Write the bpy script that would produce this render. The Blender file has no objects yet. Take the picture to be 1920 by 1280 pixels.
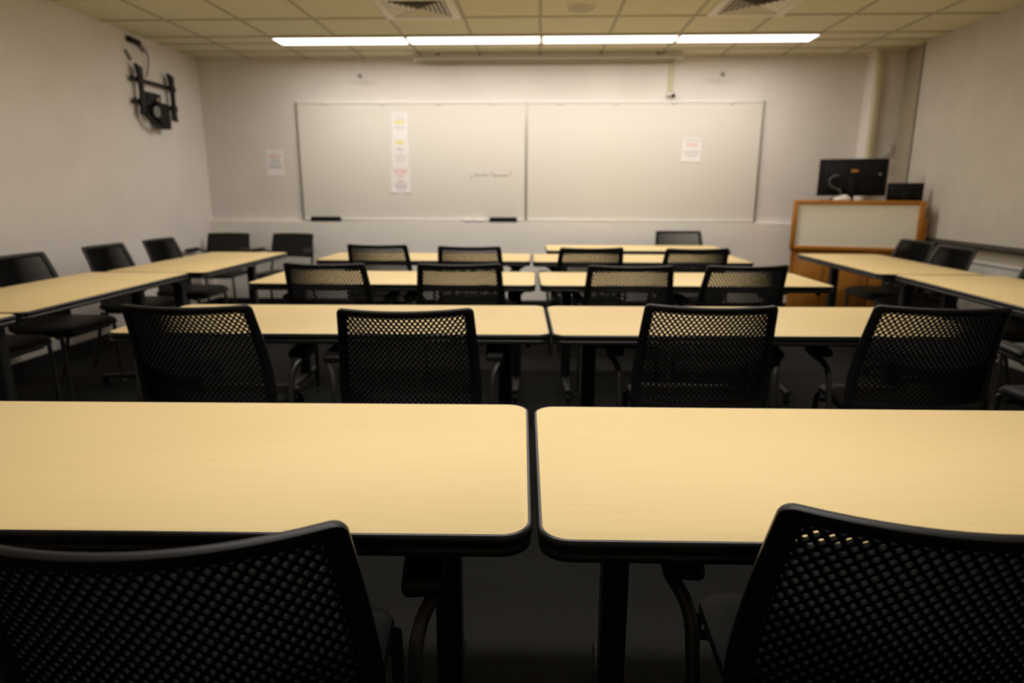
import bpy, math, random
from math import sin, cos, pi, radians, atan2, sqrt
from mathutils import Vector, Matrix

random.seed(7)
SC = bpy.context.scene
COL = SC.collection

# ------------------------------------------------------------------ materials
def mat(name, color, rough=.5, spec=.5, metal=0.0, emit=None, strength=0.0):
    m = bpy.data.materials.new(name); m.use_nodes = True
    b = m.node_tree.nodes['Principled BSDF']
    b.inputs['Base Color'].default_value = (*color, 1)
    b.inputs['Roughness'].default_value = rough
    b.inputs['Specular IOR Level'].default_value = spec
    b.inputs['Metallic'].default_value = metal
    if emit:
        b.inputs['Emission Color'].default_value = (*emit, 1)
        b.inputs['Emission Strength'].default_value = strength
    return m

def noise_mat(name, c1, c2, scale, rough=.5, spec=.5, stretch=(1, 1, 1), bump=0.0, detail=4, lo=.35, hi=.65):
    m = mat(name, c1, rough, spec)
    nt = m.node_tree; b = nt.nodes['Principled BSDF']
    tc = nt.nodes.new('ShaderNodeTexCoord'); mp = nt.nodes.new('ShaderNodeMapping')
    mp.inputs['Scale'].default_value = stretch
    no = nt.nodes.new('ShaderNodeTexNoise'); no.inputs['Scale'].default_value = scale
    no.inputs['Detail'].default_value = detail
    cr = nt.nodes.new('ShaderNodeValToRGB')
    cr.color_ramp.elements[0].color = (*c1, 1); cr.color_ramp.elements[1].color = (*c2, 1)
    cr.color_ramp.elements[0].position = lo; cr.color_ramp.elements[1].position = hi
    nt.links.new(tc.outputs['Object'], mp.inputs['Vector']); nt.links.new(mp.outputs['Vector'], no.inputs['Vector'])
    nt.links.new(no.outputs['Fac'], cr.inputs['Fac']); nt.links.new(cr.outputs['Color'], b.inputs['Base Color'])
    if bump:
        bp = nt.nodes.new('ShaderNodeBump'); bp.inputs['Strength'].default_value = bump; bp.inputs['Distance'].default_value = .002
        nt.links.new(no.outputs['Fac'], bp.inputs['Height']); nt.links.new(bp.outputs['Normal'], b.inputs['Normal'])
    return m

M_WALL = noise_mat('wall_paint', (.73, .685, .66), (.77, .725, .70), 3.0, .85, .2)
M_WALLLOW = noise_mat('wall_paint_lower', (.86, .825, .79), (.90, .86, .825), 3.0, .8, .2)
M_WALLR = noise_mat('wall_right_darker', (.36, .315, .24), (.39, .34, .265), 3.0, .85, .2)  # right wall, coloured darker than the other walls
M_LEDGE = mat('ledge_white', (.88, .86, .83), .5, .4)
M_PANEL = noise_mat('wall_panel_vinyl', (.52, .485, .43), (.56, .52, .46), 5.0, .7, .25)
M_CEIL = noise_mat('ceiling_tile', (.67, .635, .455), (.73, .695, .505), 60.0, .95, .1, bump=.15)
M_TBAR = mat('ceiling_grid_metal', (.40, .355, .25), .6, .3)
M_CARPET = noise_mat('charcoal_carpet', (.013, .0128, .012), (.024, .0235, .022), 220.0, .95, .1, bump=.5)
M_MAPLE = noise_mat('maple_laminate', (.785, .600, .290), (.820, .632, .315), 9.0, .48, .35, stretch=(1, 13, 1), detail=6, lo=.3, hi=.7)
M_BAND = mat('black_edge_band', (.012, .012, .012), .32, .5)
M_LEG = noise_mat('black_powder_coat', (.011, .011, .011), (.015, .015, .015), 300, .5, .4)
M_PLAST = mat('black_plastic', (.009, .009, .0093), .45, .35)
M_MESH = mat('black_moulded_mesh', (.0045, .0045, .0045), .65, .12)
M_TUBE = mat('charcoal_tube', (.030, .029, .027), .4, .5)
M_SEAT = noise_mat('black_upholstery', (.010, .010, .010), (.018, .018, .018), 500, .6, .35, bump=.2)
M_VINYL = mat('black_vinyl', (.007, .007, .0075), .42, .3)
M_CHROME = mat('chrome', (.75, .74, .72), .25, .5, 1.0)
M_ALU = mat('aluminium_frame', (.58, .56, .52), .4, .5, .6)
M_ALUD = mat('aluminium_frame_dark', (.30, .28, .25), .45, .5, .5)
M_BOARD = mat('whiteboard_enamel', (.755, .718, .668), .32, .35)
M_OAK = noise_mat('orange_oak', (.43, .165, .018), (.53, .215, .028), 6, .4, .4, stretch=(1.2, 1.2, 14))
M_OAKD = noise_mat('orange_oak_base', (.37, .140, .016), (.46, .185, .024), 6, .45, .4, stretch=(14, 14, 1.2))
M_INSERT = mat('frosted_panel', (.92, .885, .76), .35, .4)
M_PAPER = mat('paper', (.86, .83, .83), .8, .2)
M_INKR = mat('red_ink', (.82, .54, .54), .8, .2)
M_INKG = mat('grey_ink', (.60, .58, .61), .8, .2)
M_HIGH = mat('yellow_highlighter', (.80, .75, .24), .8, .2)
M_MARK = mat('dry_marker', (.22, .19, .18), .7, .2)
M_BLACK = mat('black_foam', (.008, .008, .008), .7, .3)
M_WHITE = mat('white_plastic', (.80, .78, .75), .5, .4)
M_CREAM = mat('cream_raceway', (.62, .57, .38), .5, .4)
M_DARKTRIM = mat('dark_tray_rail', (.060, .054, .045), .5, .4)
M_BASE = mat('black_vinyl_base', (.014, .013, .013), .5, .4)
M_SILL = noise_mat('sill_paint', (.62, .60, .57), (.68, .66, .62), 12, .6, .3)
M_MONB = mat('monitor_black', (.006, .006, .0065), .5, .2)
M_SCREEN = mat('screen_glass', (.012, .012, .014), .12, .5)
M_ORANGE = mat('orange_sticker', (.50, .22, .05), .6, .3)
M_GREY = mat('grey_plastic', (.20, .20, .20), .5, .4)
M_DGREY = mat('dark_grey_plastic', (.07, .07, .07), .5, .4)
M_TISSUE = mat('pink_white_tissue', (.82, .74, .72), .9, .1)
M_VENT = mat('cream_vent_metal', (.74, .70, .60), .55, .3)
M_VENTIN = mat('vent_interior', (.05, .046, .036), .8, .2)
M_SPK = mat('speaker_grille', (.50, .46, .36), .7, .2)
LAMP = (1.0, .94, .86)
def lamp_mat(name, s): return mat(name, (.9, .88, .8), .5, .3, 0, LAMP, s)
M_LAMP = lamp_mat('lamp_lens', 3.0)
M_LAMPF = M_LAMP
P_ROW = {6: (13.2, 180), 3: (8.6, 165), 1: (12.0, 150)}   # watts per fixture and spread, by row   # watts per fixture, by row
M_CASE = mat('screen_case', (.50, .465, .385), .5, .3)
M_FRAME = mat('white_fixture_frame', (.74, .71, .63), .5, .4)

# ------------------------------------------------------------------ mesh builder
class MB:
    def __init__(s): s.v = []; s.f = []; s.sm = []
    def add(s, vs, fs, smooth=False):
        n = len(s.v); s.v.extend([tuple(p) for p in vs])
        for f in fs: s.f.append([i + n for i in f]); s.sm.append(smooth)
    def box(s, c, d, bev=0.0, rz=0.0, rx=0.0, ry=0.0, segs=1):
        """box with rounded vertical edges and chamfered top and bottom"""
        x, y, z = [q / 2 for q in d]
        if bev <= 0:
            vs = [(sx * x, sy * y, sz * z) for sz in (-1, 1) for sx, sy in ((-1, -1), (1, -1), (1, 1), (-1, 1))]
            fs = [(3, 2, 1, 0), (4, 5, 6, 7)] + [(i, (i + 1) % 4, 4 + (i + 1) % 4, 4 + i) for i in range(4)]
            smooth = False
        else:
            b = min(bev, x * .98, y * .98, z * .98); loops = []
            for zz, ins in ((-z, b), (-z + b * .3, b * .3), (-z + b, 0), (z - b, 0), (z - b * .3, b * .3), (z, b)):
                loops.append([(px, py, zz) for px, py in rrect(2 * (x - ins), 2 * (y - ins), max(b - ins, b * .3), 3)])
            vs, fs = loft(loops); smooth = True
        R = Matrix.Rotation(rz, 3, 'Z') @ Matrix.Rotation(ry, 3, 'Y') @ Matrix.Rotation(rx, 3, 'X')
        cc = Vector(c)
        s.add([R @ Vector(p) + cc for p in vs], fs, False if bev <= 0 else True)
    def tube(s, pts, r, n=10, cap=True, flat=1.0, closed=False):
        pts = [Vector(p) for p in pts]; N = len(pts); loops = []
        up = None
        for i, p in enumerate(pts):
            if closed: t = (pts[(i + 1) % N] - pts[i - 1])
            else: t = (pts[min(i + 1, N - 1)] - pts[max(i - 1, 0)])
            t.normalize()
            if up is None:
                up = Vector((0, 0, 1)) if abs(t.z) < .9 else Vector((1, 0, 0))
            a = up - t * up.dot(t)
            if a.length < 1e-5: a = t.orthogonal()
            a.normalize(); b = t.cross(a); up = a
            rr = r[i] if isinstance(r, (list, tuple)) else r
            loops.append([p + a * (cos(2 * pi * k / n) * rr * flat) + b * (sin(2 * pi * k / n) * rr) for k in range(n)])
        fs = []; vs = [q for l in loops for q in l]
        for i in range(N if closed else N - 1):
            j = (i + 1) % N
            for k in range(n):
                fs.append((i * n + k, i * n + (k + 1) % n, j * n + (k + 1) % n, j * n + k))
        if cap and not closed:
            fs.append(list(range(n))[::-1]); fs.append([(N - 1) * n + k for k in range(n)])
        s.add(vs, fs, True)
    def lathe(s, prof, c=(0, 0, 0), n=24, axis='Z', caps=True):
        vs = []; N = len(prof)
        for r, h in prof:
            for k in range(n):
                a = 2 * pi * k / n
                p = (r * cos(a), r * sin(a), h)
                if axis == 'X': p = (p[2], p[0], p[1])
                if axis == 'Y': p = (p[1], p[2], p[0])
                vs.append((p[0] + c[0], p[1] + c[1], p[2] + c[2]))
        fs = [(i * n + k, i * n + (k + 1) % n, (i + 1) * n + (k + 1) % n, (i + 1) * n + k) for i in range(N - 1) for k in range(n)]
        if caps: fs += [list(range(n))[::-1], [(N - 1) * n + k for k in range(n)]]
        s.add(vs, fs, True)
    def loft(s, loops, smooth=True, cap=True):
        vs, fs = loft(loops, cap); s.add(vs, fs, smooth)
    def prism(s, poly, axis, a, b):
        """2-D polygon extruded along an axis from a to b"""
        def P(u, v, w):
            return {'X': (w, u, v), 'Y': (u, w, v), 'Z': (u, v, w)}[axis]
        n = len(poly)
        vs = [P(u, v, a) for u, v in poly] + [P(u, v, b) for u, v in poly]
        fs = [list(range(n))[::-1], list(range(n, 2 * n))] + [(i, (i + 1) % n, n + (i + 1) % n, n + i) for i in range(n)]
        s.add(vs, fs, False)
    def build(s, name, m, parent=None, sharp=40):
        me = bpy.data.meshes.new(name); me.from_pydata(s.v, [], s.f); me.update()
        me.polygons.foreach_set('use_smooth', s.sm)
        for mm in (m if isinstance(m, list) else [m]): me.materials.append(mm)
        import bmesh
        bm = bmesh.new(); bm.from_mesh(me)
        bmesh.ops.recalc_face_normals(bm, faces=bm.faces)
        for e in bm.edges:
            if len(e.link_faces) == 2 and e.calc_face_angle(0) > radians(sharp): e.smooth = False
        bm.to_mesh(me); bm.free()
        o = bpy.data.objects.new(name, me); COL.objects.link(o)
        if parent: o.parent = parent
        return o

def rrect(w, d, r, n=6):
    x, y = w / 2, d / 2; r = min(r, x * .999, y * .999); out = []
    for cx, cy, a0 in ((x - r, y - r, 0), (-x + r, y - r, 90), (-x + r, -y + r, 180), (x - r, -y + r, 270)):
        for k in range(n + 1):
            a = radians(a0 + 90 * k / n); out.append((cx + r * cos(a), cy + r * sin(a)))
    return out

def loft(loops, cap=True):
    n = len(loops[0]); vs = [p for l in loops for p in l]; fs = []
    for i in range(len(loops) - 1):
        for k in range(n):
            fs.append((i * n + k, i * n + (k + 1) % n, (i + 1) * n + (k + 1) % n, (i + 1) * n + k))
    if cap: fs += [list(range(n))[::-1], [(len(loops) - 1) * n + k for k in range(n)]]
    return vs, fs

def smooth_path(pts, per=6):
    """Catmull-Rom through the points"""
    P = [Vector(p) for p in pts]; P = [P[0] * 2 - P[1]] + P + [P[-1] * 2 - P[-2]]; out = []
    for i in range(1, len(P) - 2):
        for k in range(per):
            t = k / per; a, b, c, d = P[i - 1:i + 3]
            out.append(.5 * ((2 * b) + (c - a) * t + (2 * a - 5 * b + 4 * c - d) * t * t + (3 * b - a - 3 * c + d) * t ** 3))
    out.append(P[-2]); return out

def empty(name, loc=(0, 0, 0), rz=0.0):
    o = bpy.data.objects.new(name, None); COL.objects.link(o)
    o.empty_display_size = .1; o.location = loc; o.rotation_euler = (0, 0, rz); return o
def tag(o, label, cat, group=None):
    o['label'] = label; o['category'] = cat
    if group: o['group'] = group
    return o
def structure(o): o['kind'] = 'structure'; return o
KIDS = {}
def copy_tree(o, parent=None, skip=None):
    c = o.copy(); COL.objects.link(c)
    if parent: c.parent = parent
    for ch in list(o.children):
        if not (skip and ch.name.startswith(skip)): copy_tree(ch, c)
    return c

# ------------------------------------------------------------------ room shell
XL, XR, YF, YB, ZC = -3.62, 3.56, 7.185, -2.6, 2.624
T = .12
def slab(name, c, d, m): b = MB(); b.box(c, d); return structure(b.build(name, m))
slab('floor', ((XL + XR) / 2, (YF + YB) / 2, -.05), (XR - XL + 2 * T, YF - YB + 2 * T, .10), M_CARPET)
slab('ceiling', ((XL + XR) / 2, (YF + YB) / 2, ZC + .05), (XR - XL + 2 * T, YF - YB + 2 * T, .10), M_CEIL)
slab('wall_front', ((XL + XR) / 2, YF + T / 2, ZC / 2), (XR - XL + 2 * T, T, ZC), M_WALL)
slab('wall_back', ((XL + XR) / 2, YB - T / 2, ZC / 2), (XR - XL + 2 * T, T, ZC), M_WALL)
slab('wall_left', (XL - T / 2, (YF + YB) / 2, ZC / 2), (T, YF - YB, ZC), M_WALL)
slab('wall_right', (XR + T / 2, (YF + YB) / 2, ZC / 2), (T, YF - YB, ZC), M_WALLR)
# furred-out lower wall with a ledge under the boards
b = MB(); b.box(((XL + XR) / 2, YF - .033, .466), (XR - XL, .066, .932))
structure(b.build('trim_1', M_WALLLOW))
b = MB(); b.box(((XL + XR) / 2, YF - .033, .9385), (XR - XL, .066, .013), .005)
structure(b.build('trim_7', M_LEDGE))
# ceiling grid bars
b = MB()
k = -6
while True:
    x = -.019 + .61 * k
    if x > XR: break
    if x > XL: b.box((x, (YF + YB) / 2, ZC - .002), (.024, YF - YB, .006))
    k += 1
ys = [6.86, 6.515, 6.235] + [5.64 - .61 * i for i in range(0, 14)]
for y in ys:
    if y > YB: b.box(((XL + XR) / 2, y, ZC - .002), (XR - XL, .024, .0068))
structure(b.build('trim_2', M_TBAR))
# corner pillar, right wall panel, tray rail, sill
b = MB(); b.box(((3.27 + XR) / 2, 7.09, ZC / 2), (XR - 3.27, .19, ZC)); structure(b.build('trim_3', M_WALL))
b = MB(); b.box((3.543, (6.62 + YB) / 2, (.87 + ZC) / 2), (.034, 6.62 - YB, ZC - .87)); structure(b.build('trim_4', M_PANEL))
b = MB(); b.box((3.540, 6.628, (.87 + ZC) / 2), (.040, .014, ZC - .87)); structure(b.build('trim_8', M_DARKTRIM))
b = MB(); b.box((3.5285, (6.62 + YB) / 2, .849), (.063, 6.62 - YB, .028), .006); structure(b.build('trim_5', M_DARKTRIM))
b = MB(); b.box((3.545, (6.9 + YB) / 2, .355), (.03, 6.9 - YB, .71)); b.box((3.538, (6.9 + YB) / 2, .722), (.044, 6.9 - YB, .024), .006)
structure(b.build('trim_6', M_SILL))
b = MB(); b.box((XL + .006, (YF + YB) / 2, .05), (.012, YF - YB, .10)); structure(b.build('baseboard_left', M_BASE))
b = MB(); b.box(((XL + XR) / 2, YF - .072, .05), (XR - XL - .03, .012, .10)); structure(b.build('baseboard_front', M_BASE))

# ------------------------------------------------------------------ ceiling lights
def make_light(lensmat, watts):
    t = empty('ceiling_light')
    f = MB()
    for sx in (-1, 1): f.box((sx * .599, 0, -.008), (.012, .27, .016), .003)
    for sy in (-1, 1): f.box((0, sy * .130, -.008), (1.186, .012, .016), .003)
    f.build('frame', M_FRAME, t)
    l = MB(); loops = []
    for z, ins in ((-.001, 0), (-.012, .0005), (-.018, .004), (-.022, .018), (-.025, .06)):
        loops.append([(px, py, z) for px, py in rrect(1.190 - 2 * ins, .250 - 2 * ins, .004, 2)])
    l.loft(loops); l.build('diffuser', lensmat, t)
    # the tubes behind the prismatic lens: light leaves mostly downward
    la = bpy.data.lights.new('fluorescent_tube', 'AREA'); la.shape = 'RECTANGLE'; la.size = 1.10; la.size_y = .18
    la.color = LAMP; la.energy = watts[0]; la.spread = radians(watts[1])
    lo = bpy.data.objects.new('fluorescent_tube', la); COL.objects.link(lo); lo.location = (0, 0, -.031); lo.parent = t
    return t
LIGHT_G = 'fluorescent panels in the lit row near the whiteboard'
lab = ['glowing ceiling light at the left end of the row above the whiteboard',
       'glowing ceiling light second from left, above the strip of notices',
       'glowing ceiling light third from left, right of the row\'s middle',
       'glowing ceiling light at the right end of the row, toward the lectern']
proto = make_light(M_LAMP, P_ROW[6])
for i in range(4):
    o = proto if i == 0 else copy_tree(proto)
    o.location = (-1.84 + 1.22 * i, 6.372, ZC - .003); tag(o, lab[i], 'ceiling light', LIGHT_G)
ROWS = [(3.93, 'over the middle rows', [(-1.84, 'leftmost of its four'), (-.62, 'second from the left of its four'), (.60, 'second from the right of its four'), (1.82, 'rightmost of its four')]),
        (1.49, 'over the nearest table row', [(-.62, 'left of the aisle seam'), (.60, 'right of the aisle seam')])]
for y, where, spots in ROWS:
    p2 = make_light(M_LAMPF, P_ROW[int(y)])
    for i, (x, which) in enumerate(spots):
        o = p2 if i == 0 else copy_tree(p2)
        o.location = (x, y, ZC - .003); tag(o, 'ceiling light ' + where + ', ' + which, 'ceiling light', 'fluorescent panels over the seats')

# ------------------------------------------------------------------ ceiling vents and speaker
def make_vent():
    t = empty('ceiling_vent')
    f = MB()
    for s in (-1, 1):
        f.box((s * .262, 0, -.007), (.072, .596, .014), .004); f.box((0, s * .262, -.007), (.452, .072, .014), .004)
    f.build('frame', M_VENT, t)
    i_ = MB(); i_.box((0, 0, -.0025), (.452, .452, .003)); i_.build('duct', M_VENTIN, t)
    # four-way louvres: every blade of a quarter runs parallel to its side
    for q in range(4):
        l = MB(); R = Matrix.Rotation(q * pi / 2, 3, 'Z')
        for j in range(6):
            d = .212 - j * .034; hl = d - .006
            if hl < .01: continue
            v = [R @ Vector(p) for p in ((-hl, d + .006, -.013), (hl, d + .006, -.013), (hl - .012, d - .016, -.004), (-hl + .012, d - .016, -.004))]
            v2 = [p + Vector((0, 0, .0015)) for p in v]
            l.add(v + v2, [(0, 1, 2, 3), (7, 6, 5, 4), (0, 4, 5, 1), (1, 5, 6, 2), (2, 6, 7, 3), (3, 7, 4, 0)])
        l.build('louvre', M_VENT, t)
    return t
v = make_vent(); v.location = (-.940, 5.335, ZC - .003); tag(v, 'square cream ceiling vent left of the round ceiling speaker', 'air vent', 'square ceiling diffusers')
v2 = copy_tree(v); v2.location = (1.58, 5.335, ZC - .003); tag(v2, 'square cream ceiling vent right of the round ceiling speaker', 'air vent', 'square ceiling diffusers')
t = empty('ceiling_speaker', (.29, 5.40, ZC)); tag(t, 'round flush speaker grille in the ceiling between two vents', 'speaker')
b = MB(); b.lathe([(.118, 0), (.118, -.006), (.110, -.009), (.104, -.006)], n=32, caps=False); b.build('ring', M_VENT, t)
b = MB(); b.lathe([(.106, -.002), (.104, -.005), (.06, -.008), (.01, -.009)], n=32); b.build('grille', M_SPK, t)

# ------------------------------------------------------------------ screen case, camera drop, hooks
t = empty('projection_screen', (.05, 7.02, ZC)); tag(t, 'long retracted projection screen case hung under the ceiling before the whiteboard', 'projector screen')
b = MB(); b.loft([[(x, py, pz - .047) for py, pz in rrect(.09, .042, .014, 4)] for x in (-1.33, 1.33)]); b.build('case', M_CASE, t)
for s in (-1, 1):
    b = MB(); b.box((s * 1.336, 0, -.047), (.014, .096, .048), .004); b.build('end_cap', M_ALU, t)
    b = MB(); b.box((s * 1.1, 0, -.013), (.03, .05, .026)); b.build('bracket', M_ALUD, t)
b = MB(); b.box((0, .01, -.073), (2.56, .018, .010), .004); b.build('bottom_bar', M_ALUD, t)

t = empty('cable_raceway', (1.318, YF, 2.44)); tag(t, 'cream vertical cable cover running down wall above the right whiteboard', 'cable cover')
b = MB(); b.box((0, -.011, .0), (.038, .022, .36), .004); b.build('channel', M_CREAM, t)
t = empty('wall_camera', (1.325, YF - .001, 2.235)); tag(t, 'small grey device at the foot of the cream cable cover above the whiteboard', 'camera')
b = MB(); b.box((-.012, -.022, .006), (.05, .044, .032), .008); b.build('body', M_ALU, t)
b = MB(); b.lathe([(.019, 0), (.021, -.012), (.018, -.02), (.010, -.021)], (.02, -.044, -.008), 16, 'Y'); b.build('lens', M_MONB, t)

for x, y, lbl in ((-1.86, 7.03, 'small dark hook on a thin wire above the left whiteboard'),
                  (1.80, 7.03, 'small dark hook on a thin wire above the right whiteboard')):
    t = empty('hanging_hook', (x, y, ZC)); tag(t, lbl, 'hook', 'ceiling hooks above the boards')
    b = MB(); b.tube([(0, 0, -.001), (0.001, 0, -.1), (0, 0, -.188)], .0018, 6); b.build('wire', M_WHITE, t)
    b = MB(); b.lathe([(.004, -.186), (.018, -.196), (.026, -.215), (.012, -.222)], n=12)
    b.tube(smooth_path([(0, 0, -.22), (.012, 0, -.232), (.02, 0, -.222), (.016, 0, -.21)]), .004, 6); b.build('clip', M_GREY, t)

# ------------------------------------------------------------------ whiteboards
def whiteboard(x0, x1, lbl, left_dark, right_dark):
    t = empty('whiteboard', ((x0 + x1) / 2, YF, .9616)); tag(t, lbl, 'whiteboard', 'wall whiteboards')
    w = x1 - x0; h = 1.22
    b = MB(); b.box((0, -.009, h / 2), (w - .02, .014, h - .02)); b.build('panel', M_BOARD, t)
    for s, dk in ((-1, left_dark), (1, right_dark)):
        fw = .018 if dk else .008
        b = MB(); b.box((s * (w / 2 - fw / 2), -.012, h / 2), (fw, .024, h), .003); b.build('side_frame', M_ALUD if dk else M_ALU, t)
    b = MB(); b.box((0, -.012, h - .010), (w - .038, .024, .020), .003); b.build('top_rail', M_WHITE, t)
    b = MB(); b.box((0, -.012, .009), (w - .038, .024, .018), .003); b.build('bottom_rail', M_WHITE, t)
    for k in range(4):
        b = MB(); b.box(((-.36 + .24 * k) * w, -.027, h - .014), (.035, .012, .030), .003); b.build('rail_clip', M_WHITE, t)
    return t
wb = whiteboard(-2.596, -.158, 'left whiteboard, holding the vertical strip of notices and handwriting', True, False)
whiteboard(-.154, 2.284, 'right whiteboard, empty except for one paper near its right edge', False, True)
# handwriting on the left board (illegible, so a scribble of the same size)
b = MB()
def scrib(x0, x1, z, amp, n, ph=0):
    pts = []
    for i in range(n * 6 + 1):
        a = i / 6; x = x0 + (x1 - x0) * i / (n * 6)
        pts.append((x + .008 * sin(a * 4.1), 0, z + amp * sin(a * 2 * pi + ph) * (.6 + .4 * sin(a * 2.3 + ph))))
    return pts
ox, oz = (-2.596 - .158) / 2, .9616
for p in (scrib(-.69 - ox, -.56 - ox, 1.437 - oz, .012, 5), scrib(-.51 - ox, -.345 - ox, 1.432 - oz, .012, 7, 1),
          [(-.745 - ox, 0, 1.44 - oz), (-.735 - ox, 0, 1.415 - oz), (-.75 - ox, 0, 1.395 - oz)],
          [(-.705 - ox, 0, 1.462 - oz), (-.70 - ox, 0, 1.44 - oz), (-.705 - ox, 0, 1.42 - oz)],
          [(-.54 - ox, 0, 1.452 - oz), (-.50 - ox, 0, 1.450 - oz)],
          [(-.325 - ox, 0, 1.45 - oz), (-.318 - ox, 0, 1.475 - oz), (-.33 - ox, 0, 1.478 - oz)]):
    b.tube([(q[0], -.0165, q[2]) for q in p], .0028, 5)
b.build('handwriting', M_MARK, wb)

# ------------------------------------------------------------------ paper notices
def sheet(name, x0, x1, z0, z1, y, lbl, lines, curl=.0, group=None, tilt=0.0):
    t = empty(name, ((x0 + x1) / 2, y, (z0 + z1) / 2)); tag(t, lbl, 'paper', group)
    t.rotation_euler = (0, tilt, 0)
    w, h = x1 - x0, z1 - z0; b = MB(); nx, nz = 10, 12; vs = []
    def dep(u, q):
        d = -.0012
        if curl: d -= curl * max(0, .22 - q) ** 2 * 20 * (abs(u - .5) * 2) ** 2
        return d
    for j in range(nz + 1):
        for i in range(nx + 1):
            u, q = i / nx, j / nz; vs.append(((u - .5) * w, dep(u, q), (q - .5) * h))
    vs += [(p[0], p[1] + .0008, p[2]) for p in vs]
    m = (nx + 1) * (nz + 1); fs = []
    for j in range(nz):
        for i in range(nx):
            a = j * (nx + 1) + i; q = (a, a + 1, a + nx + 2, a + nx + 1); fs.append(q); fs.append(tuple(k + m for k in q[::-1]))
    b.add(vs, fs, True); b.build('sheet', M_PAPER, t)
    for kind, q, wf, th in lines:
        l = MB(); n = max(2, int(wf * 9)); seg = wf * w / n
        # words as short bars with gaps
        for k in range(n):
            ln = seg * random.uniform(.62, .92)
            l.box((-wf * w / 2 + seg * (k + .5), -.0022, (q - .5) * h), (ln, .0008, th))
        l.build('highlight' if kind == 'y' else 'printed_line', {'r': M_INKR, 'g': M_INKG, 'y': M_HIGH}[kind], t)
    # tape bits at the corners
    for sx in (-1, 1):
        l = MB(); l.box((sx * w * .42, -.0022, h * .5), (.018, .0006, .022), rz=0); l.build('tape', M_WHITE, t)
    return t
sheet('paper_sign', -2.962, -2.772, 1.425, 1.700, YF - .0005, 'paper notice with red heading on wall left of the whiteboards',
      [('g', .90, .32, .014), ('r', .76, .82, .026), ('g', .64, .55, .018), ('g', .56, .66, .014), ('g', .48, .5, .014), ('g', .38, .82, .024), ('g', .32, .7, .014)], .006, 'taped paper notices', .02)
yb = YF - .0165
sheet('paper_sign', -1.578, -1.412, 1.80, 2.075, yb, 'top sheet of the paper strip, yellow highlighted, on left whiteboard',
      [('g', .88, .6, .012), ('g', .76, .7, .014), ('y', .64, .66, .032), ('g', .47, .72, .016), ('g', .36, .5, .010)], 0, 'taped paper notices', .02)
sheet('paper_sign', -1.590, -1.408, 1.515, 1.795, yb, 'middle sheet of the paper strip, with yellow line along its top',
      [('y', .92, .56, .032), ('g', .68, .45, .018), ('g', .56, .2, .014), ('g', .42, .75, .012), ('g', .32, .62, .012), ('g', .22, .5, .012)], 0, 'taped paper notices')
sheet('paper_sign', -1.606, -1.398, 1.255, 1.510, yb, 'bottom sheet of the paper strip, red writing and curling corners',
      [('r', .90, .75, .020), ('r', .80, .6, .016), ('r', .68, .32, .022), ('r', .48, .36, .026), ('g', .36, .62, .016), ('g', .26, .66, .016), ('g', .17, .55, .014)], .010, 'taped paper notices')
sheet('paper_sign', 1.470, 1.668, 1.575, 1.815, yb, 'paper notice with red heading on the right whiteboard',
      [('g', .90, .85, .014), ('r', .72, .6, .034), ('g', .42, .82, .020), ('g', .28, .55, .018)], .008, 'taped paper notices', .02)

# ------------------------------------------------------------------ things on the ledge
for x, w, lbl in ((-2.333, .33, 'long black eraser on ledge at the whiteboard\'s lower left corner'), (-.398, .30, 'long black eraser on ledge below the handwriting')):
    t = empty('board_eraser', (x, YF - .047, .9452)); tag(t, lbl, 'eraser', 'black erasers on the ledge')
    b = MB(); b.box((0, 0, .013), (w, .040, .026), .004); b.build('felt', M_BLACK, t)
    b = MB(); b.box((0, 0, .039), (w - .006, .038, .026), .006); b.build('handle', M_MONB, t)
for x, w, lbl in ((-.785, .085, 'white eraser block on the ledge, further from the black eraser'), (-.660, .105, 'white eraser block on the ledge, nearer to the black eraser')):
    t = empty('white_eraser', (x, YF - .047, .9452)); tag(t, lbl, 'eraser', 'white erasers on the ledge')
    b = MB(); b.box((0, 0, .003), (w - .006, .036, .006), .001); b.build('felt', M_GREY, t)
    b = MB(); b.box((0, 0, .018), (w, .040, .024), .006); b.build('handle', M_WHITE, t)

# ------------------------------------------------------------------ corner conduit and wall box
t = empty('cable_conduit', (3.318, 6.995, 1.9)); tag(t, 'cream vertical cable conduit beside the corner pillar behind the monitor', 'cable cover')
b = MB(); b.box((-.014, -.02, -.02), (.056, .04, 1.44), .005); b.build('channel', M_CREAM, t)
b = MB(); b.box((.02, -.028, -.33), (.12, .056, .07), .006); b.build('junction_box', M_CREAM, t)
t = empty('wall_box', (3.50, 6.995, 1.685)); tag(t, 'small pale switch plate on the corner pillar above the monitor', 'switch plate')
b = MB(); b.box((0, -.005, 0), (.085, .010, .12), .003); b.build('plate', M_SILL, t)
b = MB(); b.box((0, -.013, 0), (.016, .010, .034), .003); b.build('toggle', M_WHITE, t)

# ------------------------------------------------------------------ TV bracket on left wall
t = empty('tv_wall_mount', (XL, 6.27, 2.08)); tag(t, 'black empty television bracket screwed high on the left wall', 'tv bracket')
def WM(y, z): return (y - 6.27, z - 2.08)
for zz in (2.228, 2.043):
    b = MB(); b.box((.035, 0.0, zz - 2.08), (.022, .68, .034), .004)
    for s in (-1, 1): b.box((.035, s * .33, zz - 2.08), (.034, .03, .046), .006)
    b.build('rail', M_PLAST, t)
for yy in (6.015, 6.525):
    b = MB(); c = yy - 6.27
    b.prism([(c - .055, .275), (c + .035, .250), (c + .030, .17), (c + .022, .02), (c + .024, -.06), (c + .035, -.16), (c - .045, -.15), (c - .030, -.06), (c - .018, .02), (c - .022, .16)], 'X', .046, .072)
    b.box((.058, c, .148), (.034, .075, .055), .008); b.box((.058, c, -.037), (.034, .075, .06), .008)
    b.build('bracket_arm', M_PLAST, t)
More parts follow.
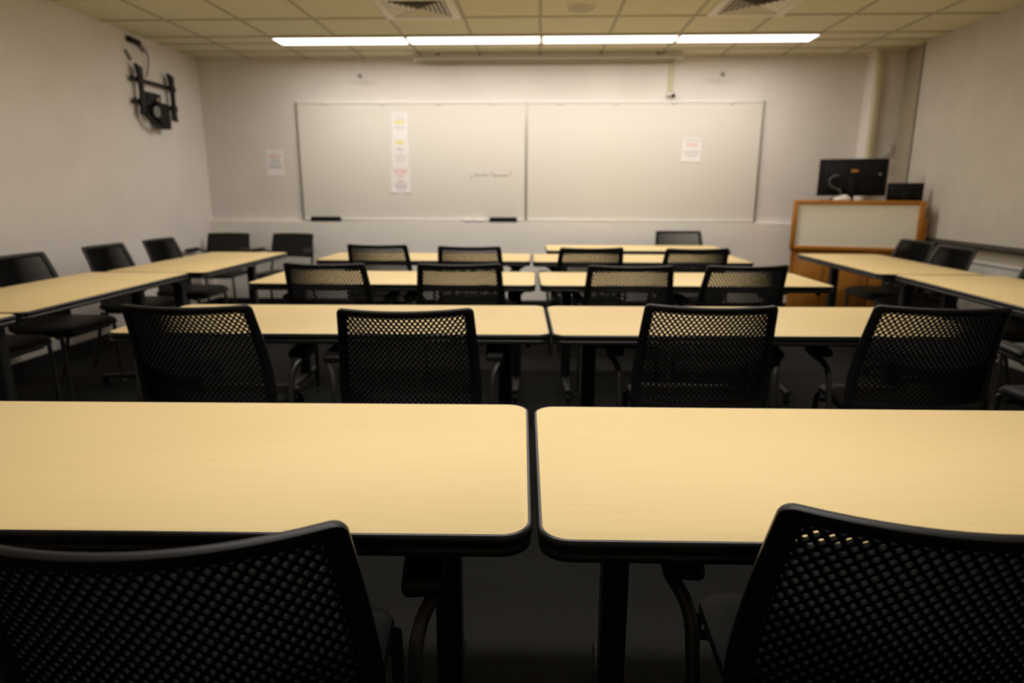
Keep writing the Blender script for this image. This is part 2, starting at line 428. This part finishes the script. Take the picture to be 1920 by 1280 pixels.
b = MB(); b.box((.012, 0, -.03), (.024, .22, .20), .004); b.build('wall_plate', M_PLAST, t)
b = MB(); b.prism([(-.08, -.02), (.10, -.02), (.10, -.245), (-.02, -.25), (-.09, -.17)], 'X', .024, .10); b.build('cover_box', M_MONB, t)
b = MB(); b.tube(smooth_path([(.075, -.255, -.14), (.09, -.21, -.19), (.09, -.12, -.235), (.08, -.04, -.24)]), .020, 8); b.build('tilt_strap', M_PLAST, t)
b = MB(); b.lathe([(.045, 0), (.05, .006), (.05, .018), (.04, .022)], (.10, -.14, -.11), 20, 'X'); b.build('tilt_disc', M_GREY, t)
b = MB(); b.box((.048, .02, .012), (.01, .02, .035), .003); b.build('yellow_tag', M_CREAM, t)
t = empty('wall_outlet', (XL, 6.08, 2.53)); tag(t, 'black plug with dangling cord in outlet above the tv bracket', 'power outlet')
b = MB(); b.box((.02, -.03, .022), (.04, .17, .045), .010, rx=-.05); b.build('plug', M_MONB, t)
b = MB(); b.box((.012, .08, .0), (.024, .10, .05), .006, rx=-.5); b.build('socket_plate', M_GREY, t)
b = MB(); b.tube(smooth_path([(.03, .12, -.02), (.035, .14, -.09), (.035, .115, -.19), (.035, .085, -.245), (.05, .035, -.265)]), .006, 7); b.build('cord', M_PLAST, t)
b = MB(); b.tube([(.012, -.155, -.075), (.014, -.125, -.11), (.012, -.095, -.14)], .012, 8); b.build('cable_end', M_GREY, t)

# ------------------------------------------------------------------ tables
ZT = .740
def make_table(L, D, ins_l=.18, ins_r=.18):
    CY = .07
    t = empty('training_table')
    s = MB(); loops = []
    for z, ins in ((.7370, .0066), (.7398, .0066), (.7402, .0072)):
        loops.append([(px, py, z) for px, py in rrect(L - 2 * ins, D - 2 * ins, .052 - ins, 10)])
    s.loft(loops); s.build('tabletop', M_MAPLE, t)
    e = MB(); loops = []
    for z, ins in ((.7005, .03), (.7005, .006), (.7030, .0018), (.7080, .0005), (.7150, .0010), (.7172, .0030), (.7184, .0042), (.7196, .0030),
                   (.7215, .0005), (.7260, -.0010), (.7340, -.0010), (.7385, .0010), (.7403, .0042), (.7400, .0062), (.7372, .0064), (.7370, .02)):
        loops.append([(px, py, z) for px, py in rrect(L - 2 * ins, D - 2 * ins, max(.052 - ins, .01), 10)])
    e.loft(loops); e.build('edge_band', M_BAND, t)
    bar = MB(); bar.box(((ins_l - ins_r) / 2, CY + .02, .678), (L - ins_l - ins_r - .05, .045, .03), .004); bar.build('stretcher', M_LEG, t)
    for sx in (-1, 1):
        x = sx * (L / 2 - (ins_l if sx < 0 else ins_r)); l = MB()
        l.box((x, CY, .375), (.058, .062, .63), .008); lo = l.build('leg', M_LEG, t)
        f = MB()
        f.loft([[(x + px, y, z0 + pz) for px, pz in rrect(w, h, .012, 3)] for y, w, h, z0 in ((-.235, .034, .026, .070), (-.07, .044, .034, .074), (CY, .050, .044, .078), (.17, .044, .034, .074), (.295, .034, .026, .070))])
        f.build('foot', M_LEG, lo)
        g = MB()   # gusset bracket carrying the top
        g.prism([(x - .11, .6995), (x + .11, .6995), (x + .10, .678), (x + .035, .635), (x - .035, .635), (x - .10, .678)], 'Y', CY - .035, CY + .035)
        g.box((x, .03, .692), (.10, .46, .015), .003); g.build('bracket', M_LEG, lo)
        for s in (-1, 1):
            kn = MB(); kn.lathe([(.004, 0), (.011, .002), (.013, .010), (.009, .016)], (x + s * .048, CY - .052, .668), 14, 'Y'); kn.build('knob', M_CHROME, lo)
        for sy in (-1, 1):
            c = MB(); c.lathe([(.012, -.010), (.0270, -.009), (.0285, 0), (.0270, .009), (.012, .010)], (x, .03 + sy * .242, .0285), 18, 'X')
            c.box((x, .03 + sy * .242, .052), (.030, .026, .022), .005); c.build('caster', M_PLAST, lo)
    h = MB(); h.box((L / 2 - .085, -D / 2 + .05, .692), (.018, .03, .02), .003); h.build('ganging_clip', M_PLAST, t)
    return t
GT = 'maple tables in the centre rows'; GTL = 'maple tables along the left wall'; GTR = 'maple tables along the right wall'
ctab = make_table(1.700, .655)
L2 = 1.700 / 2
centre = [(-.019 - L2 + .004, 1.232, 1.6, 'nearest maple table, left of the aisle seam in the foreground'),
          (-.006 + L2 + .002, 1.262, 1.3, 'nearest maple table, right of the aisle seam in the foreground'),
          (.034 - L2, 2.708, 1.9, 'left maple table of the second row from the camera'),
          (.042 + L2, 2.755, 1.8, 'right maple table of the second row from the camera'),
          (-.024 - L2, 4.062, .3, 'left maple table of the third row from the camera'),
          (-.004 + L2, 4.090, 1.6, 'right maple table of the third row from the camera'),
          (-.073 - L2, 5.398, -.2, 'left maple table of the fourth row from the camera'),
          (-.058 + L2, 5.382, .8, 'right maple table of the fourth row from the camera'),
          (.055 + L2, 6.400, 181.2, 'farthest maple table, alone in front of the right whiteboard')]
INSETS = {2: (.12, .18), 4: (.18, .12), 6: (.18, .12)}       # legs stand where the chairs leave room
for i, (x, y, r, lbl) in enumerate(centre):
    o = ctab if i == 0 else make_table(1.700, .655, *INSETS[i]) if i in INSETS else copy_tree(ctab)
    o.location = (x, y, 0); o.rotation_euler = (0, 0, radians(r)); tag(o, lbl, 'table', GT)
stab = make_table(1.475, .70, .16, .16)
side = [(-2.560, 4.960, -90.0, 'far maple table of the left wall row, nearest the whiteboard', GTL), (-2.640, 3.475, -89, 'middle maple table of the left wall row', GTL),
        (-2.620, 1.985, -90, 'near maple table of left wall row, mostly outside the frame', GTL),
        (2.600, 5.145, 89.5, 'far maple table of the right wall row, in front of the lectern', GTR), (2.655, 3.655, 88.0, 'near maple table of the right wall row, at frame edge', GTR)]
for i, (x, y, r, lbl, g) in enumerate(side):
    o = stab if i == 0 else copy_tree(stab)
    o.location = (x, y, 0); o.rotation_euler = (0, 0, radians(r)); tag(o, lbl, 'table', g)

# ------------------------------------------------------------------ mesh-back chairs
BH = .445; AW = .2325                     # back height and half width in its own flat coordinates
def back_pt(a, bb, n=0.0):
    def P(a, bb):
        t = bb / BH
        k = 1 + .165 * min(1 - t, .66) - .05 * max(0, .22 - t)
        y = -.155 - .105 * (max(t, 0) ** 1.25) + .018 * sin(pi * min(max(t, 0), 1)) + .058 * (a / AW) ** 2
        return Vector((a * k, y, .442 + .433 * t + .004 * (a / AW) ** 2))
    p = P(a, bb)
    if n:
        e = .004; N = (P(a + e, bb) - P(a - e, bb)).cross(P(a, bb + e) - P(a, bb - e)); N.normalize(); p = p + N * n   # N points to the rear (-y)
    return p
def rr2(x0, x1, z0, z1, r, n=7, m=14):
    """rounded rectangle with subdivided sides"""
    out = []
    cs = [(x1 - r, z1 - r, 0), (x0 + r, z1 - r, 90), (x0 + r, z0 + r, 180), (x1 - r, z0 + r, 270)]
    for q, (cx, cz, a0) in enumerate(cs):
        for k in range(n + 1):
            a = radians(a0 + 90 * k / n); out.append((cx + r * cos(a), cz + r * sin(a)))
        nx = cs[(q + 1) % 4]; a1 = radians(nx[2]); p0 = out[-1]; p1 = (nx[0] + r * cos(a1), nx[1] + r * sin(a1))
        for k in range(1, m): out.append((p0[0] + (p1[0] - p0[0]) * k / m, p0[1] + (p1[1] - p0[1]) * k / m))
    return out
def make_chair():
    t = empty('mesh_chair')
    # --- frame
    O = rr2(-AW, AW, 0, BH, .017); I = rr2(-AW + .032, AW - .032, .058, BH - .025, .012)
    prof = [(0, 0), (.05, .7), (.22, 1), (.8, .9), (.98, .45), (1, 0), (.98, -.45), (.8, -.9), (.22, -1), (.05, -.7)]
    vs = []; n = len(O); m = len(prof); fs = []
    for (oa, ob), (ia, ib) in zip(O, I):
        for d, h in prof: vs.append(back_pt(oa + (ia - oa) * d, ob + (ib - ob) * d, h * .0085))
    for i in range(n):
        j = (i + 1) % n
        for k in range(m): fs.append((i * m + k, i * m + (k + 1) % m, j * m + (k + 1) % m, j * m + k))
    f = MB(); f.add(vs, fs, True); f.build('back_frame', M_PLAST, t, 50)
    # --- moulded lattice with a diamond grid of round-cornered holes
    hx, hy, th = .0176, .0232, .0120
    L = MB(); x_in, z0, z1 = AW - .032, .058, BH - .025
    kk = [(1, 0), (.5, .5), (0, 1), (-.5, .5), (-1, 0), (-.5, -.5), (0, -1), (.5, -.5)]
    row = 0; bz = z0 - .008
    while bz < z1 + .010:
        off = 0 if row % 2 == 0 else hx / 2
        c = -math.ceil(x_in / hx)
        while c * hx + off < x_in + .0086:
            ca = c * hx + off; c += 1
            if ca < -x_in - .0086: continue
            fr, ba = [], []
            for sgn, tgt in ((1, fr), (-1, ba)):
                for ring in (0, 1):
                    for q, (u, w) in enumerate(kk):
                        s_ = 1.0 if ring == 0 else (.60 if q % 2 == 0 else .72)
                        if ring == 1: s_ *= (1.0 if sgn == 1 else 1.06)
                        tgt.append(back_pt(ca + u * s_ * hx / 2, bz + w * s_ * hy / 2, sgn * th / 2 * (1.0 if ring == 0 else .72)))
            fs = []
            for q in range(8):
                r = (q + 1) % 8
                fs += [(q, r, 8 + r, 8 + q), (16 + q, 24 + q, 24 + r, 16 + r), (8 + q, 8 + r, 24 + r, 24 + q)]
            L.add(fr + ba, fs, False)
        bz += hy / 2; row += 1
    lat = L.build('backrest_mesh', M_MESH, t)
    # --- seat
    s = MB(); loops = []
    for z, ins, fw in ((.418, .05, 0), (.415, .02, 0), (.424, .006, 0), (.438, 0, 0), (.452, .004, 0), (.461, .018, 0), (.466, .045, 0), (.468, .10, 0)):
        lp = []
        for px, py in rrect(.475 - 2 * ins, .455 - 2 * ins, .085 - ins * .5, 7):
            drop = .020 * max(0, (py - .10) / .13) ** 2 if z > .43 else 0
            w = 1 - .07 * max(0, (-py - .05) / .18)
            lp.append((px * w, py + .045, z - drop + .006 * (px / .24) ** 2))
        loops.append(lp)
    s.loft(loops); s.build('seat', M_SEAT, t)
    u = MB(); u.loft([[(px, py + .045, z) for px, py in rrect(.40, .38, .05, 5)] for z in (.400, .4145)])
    for sy in (-.10, .17): u.tube([(-.235, sy, .404), (.235, sy, .404)], .010, 8)
    u.build('seat_frame', M_LEG, t)
    # --- back uprights tying the shell to the seat frame
    for sx in (-1, 1):
        p = MB(); p.tube(smooth_path([(sx * .15, -.02, .404), (sx * .15, -.10, .405), (sx * .155, -.145, .43), tuple(back_pt(sx * .15, .05, -.012))]), .012, 8, flat=.7); p.build('back_support', M_PLAST, t)
    # --- four legs, each its own mesh; arms loop from rear to front leg
    for sx in (-1, 1):
        b = MB(); b.tube(smooth_path([(sx * .243, .215, .012), (sx * .240, .212, .20), (sx * .238, .205, .40), (sx * .238, .195, .418)]), .0125, 10)
        b.lathe([(.016, 0), (.016, .014), (.013, .018)], (sx * .243, .215, 0), 12); b.build('leg', M_TUBE, t)
        b = MB(); b.tube(smooth_path([(sx * .255, -.215, .012), (sx * .250, -.165, .20), (sx * .246, -.115, .39), (sx * .244, -.105, .418)]), .0125, 10)
        b.lathe([(.016, 0), (.016, .014), (.013, .018)], (sx * .255, -.215, 0), 12); b.build('leg', M_TUBE, t)
        a = MB()
        a.tube(smooth_path([(sx * .236, -.070, .404), (sx * .268, -.070, .408), (sx * .290, -.066, .440), (sx * .295, -.052, .515), (sx * .298, -.040, .572), (sx * .306, -.024, .604), (sx * .318, -.004, .622), (sx * .328, .020, .630), (sx * .328, .08, .633), (sx * .322, .14, .633)], 5), .0145, 10, flat=.8)
        ao = a.build('armrest', M_TUBE, t)
        pd = MB(); lo = []
        for y, w, h, z, dx in ((-.012, .054, .016, .648, .308), (-.006, .066, .026, .648, .308), (.006, .070, .032, .649, .308), (.07, .070, .032, .654, .308), (.12, .068, .030, .656, .307), (.165, .060, .028, .656, .306), (.18, .04, .016, .655, .305)):
            lo.append([(sx * dx + px, y, z + pz) for px, pz in rrect(w, h, h * .45, 4)])
        pd.loft(lo); pd.build('arm_pad', M_PLAST, ao)
    return t
def place_top(x, y, rot):
    """chair origin so that the middle of its top rail corners is at (x, y)"""
    cy = back_pt(AW, BH).y
    return (x + sin(rot) * cy, y - cos(rot) * cy, 0)
G1 = 'mesh chairs at the centre rows'; G2 = 'mesh chairs along the left wall'; G3 = 'mesh chairs along the right wall'
chairs = [(-.462, .686, 7.0, 'black mesh chair in the left foreground, cut by the left frame edge', G1),
          (.545, .773, -3.0, 'black mesh chair in the right foreground, cut by the right frame edge', G1),
          (-1.243, 2.216, 1.0, 'leftmost mesh chair at the second table row', G1), (-.458, 2.184, 4.5, 'mesh chair at the second table row, just left of the aisle seam', G1),
          (.610, 2.313, -1.0, 'mesh chair at the second table row, just right of the aisle seam', G1), (1.425, 2.335, -2.0, 'mesh chair at the second table row\'s right end, turned slightly', G1),
          (-1.200, 3.589, -2.0, 'leftmost mesh chair at the third table row', G1), (-.446, 3.613, 4.0, 'mesh chair at the third table row, second from left', G1),
          (.496, 3.580, 0.0, 'mesh chair at the third table row, second from right', G1), (1.142, 3.630, 8.0, 'rightmost mesh chair at the third table row, turned slightly', G1),
          (-1.230, 4.917, -4.0, 'leftmost mesh chair at the fourth table row', G1), (-.518, 4.804, -2.0, 'mesh chair at the fourth table row, second from left', G1),
          (.373, 4.745, 7.0, 'mesh chair at the fourth table row, second from right', G1), (1.126, 4.735, 8.0, 'rightmost mesh chair at the fourth table row', G1),
          (1.422, 6.865, 183.0, 'mesh chair facing the room behind the farthest table', G1),
          (2.215, 2.36, 0.0, 'mesh chair at right frame edge with only its arm showing', G1),
          (-3.222, 3.300, -90.0, 'mesh chair at the left wall, nearest to the camera', G2),
          (-3.250, 3.930, -91.0, 'mesh chair at the left wall, cut by the frame edge', G2), (-3.218, 4.715, -90.0, 'mesh chair at the left wall, middle one of the visible backs', G2),
          (-3.180, 5.365, -89.0, 'mesh chair at the left wall, farthest from the camera', G2),
          (3.150, 5.640, 93.0, 'dark mesh chair at the right wall in front of the lectern', G3), (3.085, 5.000, 90.0, 'dark mesh chair at the right wall, middle one by the tray rail', G3),
          (3.140, 4.090, 90.0, 'dark mesh chair at the right wall, mostly beyond the frame edge', G3)]
ch0 = make_chair()
for i, (x, y, r, lbl, g) in enumerate(chairs):
    o = ch0 if i == 0 else copy_tree(ch0, skip=None if g == G1 else 'armrest')
    o.location = place_top(x, y, radians(r)); o.rotation_euler = (0, 0, radians(r)); tag(o, lbl, 'chair', g)
    if i in (8, 9):                                             # the two closest neighbours: arms folded in a little
        for ch in o.children:
            if ch.name.startswith('armrest'): ch.scale.x = .88

# ------------------------------------------------------------------ solid-back armchairs by the front wall
def make_armchair():
    t = empty('stacking_armchair')
    b = MB(); nx, nz = 12, 6
    def P(u, q, n):                                  # u -1..1, q 0..1 ; slightly dished shell
        w = .222 + .012 * (1 - q)
        return (u * w, -.225 - .075 * q + .030 * u * u + n, .590 + .243 * q - .004 * u * u)
    vs = []
    for n in (-.009, .009):
        for j in range(nz + 1):
            for i in range(nx + 1): vs.append(P(-1 + 2 * i / nx, j / nz, n))
    m = (nx + 1) * (nz + 1); fs = []
    for j in range(nz):
        for i in range(nx):
            a = j * (nx + 1) + i; q = (a, a + 1, a + nx + 2, a + nx + 1); fs += [q, tuple(k + m for k in q[::-1])]
    ring = [i for i in range(nx + 1)] + [j * (nx + 1) + nx for j in range(1, nz + 1)] + [nz * (nx + 1) + i for i in range(nx - 1, -1, -1)] + [j * (nx + 1) for j in range(nz - 1, 0, -1)]
    for a, c in zip(ring, ring[1:] + ring[:1]): fs.append((a, a + m, c + m, c))
    b.add(vs, fs, True); b.build('backrest', M_VINYL, t)
    s = MB(); s.loft([[(px, py + .03, z) for px, py in rrect(.46 - 2 * i, .45 - 2 * i, .07, 6)] for z, i in ((.41, .02), (.42, .002), (.44, 0), (.455, .012), (.462, .05))]); s.build('seat', M_VINYL, t)
    for sx in (-1, 1):
        p = MB(); p.tube(smooth_path([(sx * .215, -.13, .42), (sx * .222, -.19, .50), (sx * .224, -.215, .60), (sx * .218, -.245, .70)]), .012, 8); p.build('back_post', M_LEG, t)
        for y0, y1 in ((.22, .215), (-.20, -.13)):
            l = MB(); l.tube([(sx * .25, y0, 0), (sx * .232, y1, .425)], .012, 8); l.build('leg', M_LEG, t)
        a = MB(); a.tube(smooth_path([(sx * .224, -.205, .57), (sx * .236, -.20, .635), (sx * .258, -.16, .660), (sx * .268, -.06, .664), (sx * .270, .10, .664)]), .011, 8); ao = a.build('armrest', M_LEG, t)
        pd = MB(); pd.box((sx * .268, .0, .684), (.042, .24, .020), .008); pd.build('arm_pad', M_PLAST, ao)
    return t
a0 = make_armchair()
for i, (x, y, r, lbl) in enumerate([(-3.305, 6.88, 180, 'solid-back black armchair in the left corner below the ledge'), (-2.610, 6.88, 174, 'solid-back black armchair at the front wall, right of the corner one')]):
    o = a0 if i == 0 else copy_tree(a0)
    rr_ = radians(r); o.location = (x + sin(rr_) * -.27, y - cos(rr_) * -.27, 0); o.rotation_euler = (0, 0, rr_); tag(o, lbl, 'armchair', 'solid armchairs at the front wall')

# ------------------------------------------------------------------ lectern and what stands on it
LA = radians(-20); LO = Vector((2.904, 6.239, 0)); LW = 1.085
def LP(x, y, z=0): return LO + Vector((cos(LA) * x - sin(LA) * y, sin(LA) * x + cos(LA) * y, z))
t = empty('lectern', LO, LA); tag(t, 'wide orange oak lectern with pale framed front panel in right corner', 'lectern')
def plan(x0, x1, y0): return [(x0, y0), (x1, y0), (x1, .200), (.2, .46), (x0, .46)]
h = LW / 2
b = MB(); b.prism(plan(-h + .02, h - .03, .03), 'Z', .0, .725); b.build('base_cabinet', M_OAKD, t)
for k in range(3):
    b = MB(); w = (LW - .10) / 3; c = -(LW - .10) / 2 + w * (k + .5)
    b.box((c, .026, .385), (w - .02, .014, .60), .004)
    b.box((c, .018, .385), (w - .13, .012, .48), .010); b.build('door_panel', M_OAKD, t)
for sx in (-1, 1):
    b = MB(); b.box((sx * (h - .022), .018, .966), (.044, .036, .462), .004); b.build('frame_stile', M_OAK, t)
for z, hh in ((1.178, .038), (.754, .038)):
    b = MB(); b.box((0, .018, z), (LW - .088, .036, hh), .004); b.build('frame_rail', M_OAK, t)
b = MB(); b.box((0, .022, .966), (LW - .086, .012, .388)); b.build('front_panel', M_INSERT, t)
b = MB(); b.box((-h + .014, .245, .95), (.024, .42, .41), .003); b.build('side_panel', M_OAK, t)
b = MB(); b.box((h - .014, .115, .95), (.024, .155, .41), .003); b.build('side_panel', M_OAK, t)
b = MB(); b.prism(plan(-h + .004, h - .004, .036), 'Z', 1.156, 1.178); b.build('top', M_OAK, t)
b = MB(); b.prism(plan(-h + .004, h - .004, .036), 'Z', .725, .745); b.build('shelf', M_OAKD, t)
b = MB(); b.prism([(.030, .74), (.105, .74), (.105, 1.02), (.08, 1.045), (.030, 1.045)], 'X', h, h + .034); b.build('side_wing', M_OAK, t)
ZL = 1.178
def monitor(name, x, y, w, h, zc, lbl):
    t = empty(name, LP(x, y, ZL + .0003), LA); tag(t, lbl, 'monitor', 'monitors on the lectern')
    b = MB(); b.box((0, .0, zc - ZL), (w, .022, h), .006); b.box((0, -.022, zc - ZL), (w * .78, .030, h * .72), .012); b.build('housing', M_MONB, t)
    b = MB(); b.box((0, .0122, zc - ZL), (w - .02, .0018, h - .024)); b.build('screen', M_SCREEN, t)
    top = zc - ZL
    b = MB(); b.box((0, -.045, top / 2 + .006), (.055, .018, top), .005); b.build('stand', M_MONB, t)
    b = MB(); b.loft([[(px, py - .01, z) for px, py in rrect(min(.22, w * .7), .12, .03, 4)] for z in (0, .010)]); b.build('base', M_MONB, t)
    return t
mo = monitor('computer_monitor', -.055, .190, .580, .338, 1.404, 'large black monitor seen from behind on the lectern')
b = MB(); b.box((.012, -.0382, .285), (.056, .002, .022)); b.build('sticker', M_ORANGE, mo)
b = MB(); b.box((.225, -.0385, .255), (.026, .004, .018), .001); b.build('cable_socket', M_GREY, mo)
b = MB(); b.box((-.105, -.0385, .115), (.024, .002, .016)); b.build('label', M_GREY, mo)
monitor('computer_monitor', .385, .150, .290, .165, 1.270, 'small black monitor on the lectern, right of the large one')
t = empty('document_camera', LP(-.270, .095, ZL + .0003), LA); tag(t, 'dark gooseneck arm standing before the large monitor on the lectern', 'document camera')
b = MB(); b.loft([[(px, py, z) for px, py in rrect(.10, .07, .02, 4)] for z in (0, .022)]); b.build('base', M_MONB, t)
b = MB(); b.tube(smooth_path([(.03, 0, .02), (.10, .0, .05), (.13, -.005, .09), (.08, -.005, .125), (.035, -.005, .15), (.020, -.005, .19), (.035, -.005, .225), (.07, -.005, .24)]), .008, 8); b.build('gooseneck', M_DGREY, t)
b = MB(); b.box((.075, -.005, .240), (.05, .028, .02), .006); b.build('camera_head', M_DGREY, t)
t = empty('crumpled_tissue', LP(-.135, .026, ZL + .0195), LA); tag(t, 'crumpled pinkish white tissue lying on the lectern before the monitor', 'tissue')
random.seed(3); b = MB(); loops = []
for z, r in ((.0, .9), (.008, 1.0), (.022, .85), (.034, .55), (.044, .25)):
    loops.append([((.075 * r * (1 + random.uniform(-.18, .18))) * cos(2 * pi * k / 14) + z * .5, (.022 * r * (1 + random.uniform(-.2, .2))) * sin(2 * pi * k / 14), z + random.uniform(-.006, .006) * (z > 0)) for k in range(14)])
b.loft(loops); b.build('tissue_sheet', M_TISSUE, t, 20)

# ------------------------------------------------------------------ world, camera, view
w = bpy.data.worlds.new('world'); SC.world = w; w.use_nodes = True
w.node_tree.nodes['Background'].inputs['Color'].default_value = (0, 0, 0, 1)
FPX, PITCH, YAW, ROLL, HC = 1223.5, .2255, .0421, .0025, 1.2663
f = Vector((-sin(YAW) * cos(PITCH), cos(YAW) * cos(PITCH), -sin(PITCH)))
r0 = Vector((cos(YAW), sin(YAW), 0)); u0 = r0.cross(f)
r = r0 * cos(ROLL) + u0 * sin(ROLL); u = u0 * cos(ROLL) - r0 * sin(ROLL)
cam = bpy.data.cameras.new('camera'); co = bpy.data.objects.new('camera', cam); COL.objects.link(co)
co.matrix_world = Matrix(((r.x, u.x, -f.x, 0), (r.y, u.y, -f.y, 0), (r.z, u.z, -f.z, HC), (0, 0, 0, 1)))
cam.sensor_fit = 'HORIZONTAL'; cam.sensor_width = 36; cam.lens = FPX / 1920 * 36
cam.clip_start = .02; cam.clip_end = 60
cam.dof.use_dof = True; cam.dof.focus_distance = 1.15; cam.dof.aperture_fstop = 3.0
SC.camera = co
SC.view_settings.view_transform = 'Standard'; SC.view_settings.look = 'None'
SC.view_settings.gamma = 1.0; SC.view_settings.use_curve_mapping = False
SC.view_settings.exposure = 0.0
SC.cycles.use_denoising = True
SC.cycles.max_bounces = 10; SC.cycles.diffuse_bounces = 6
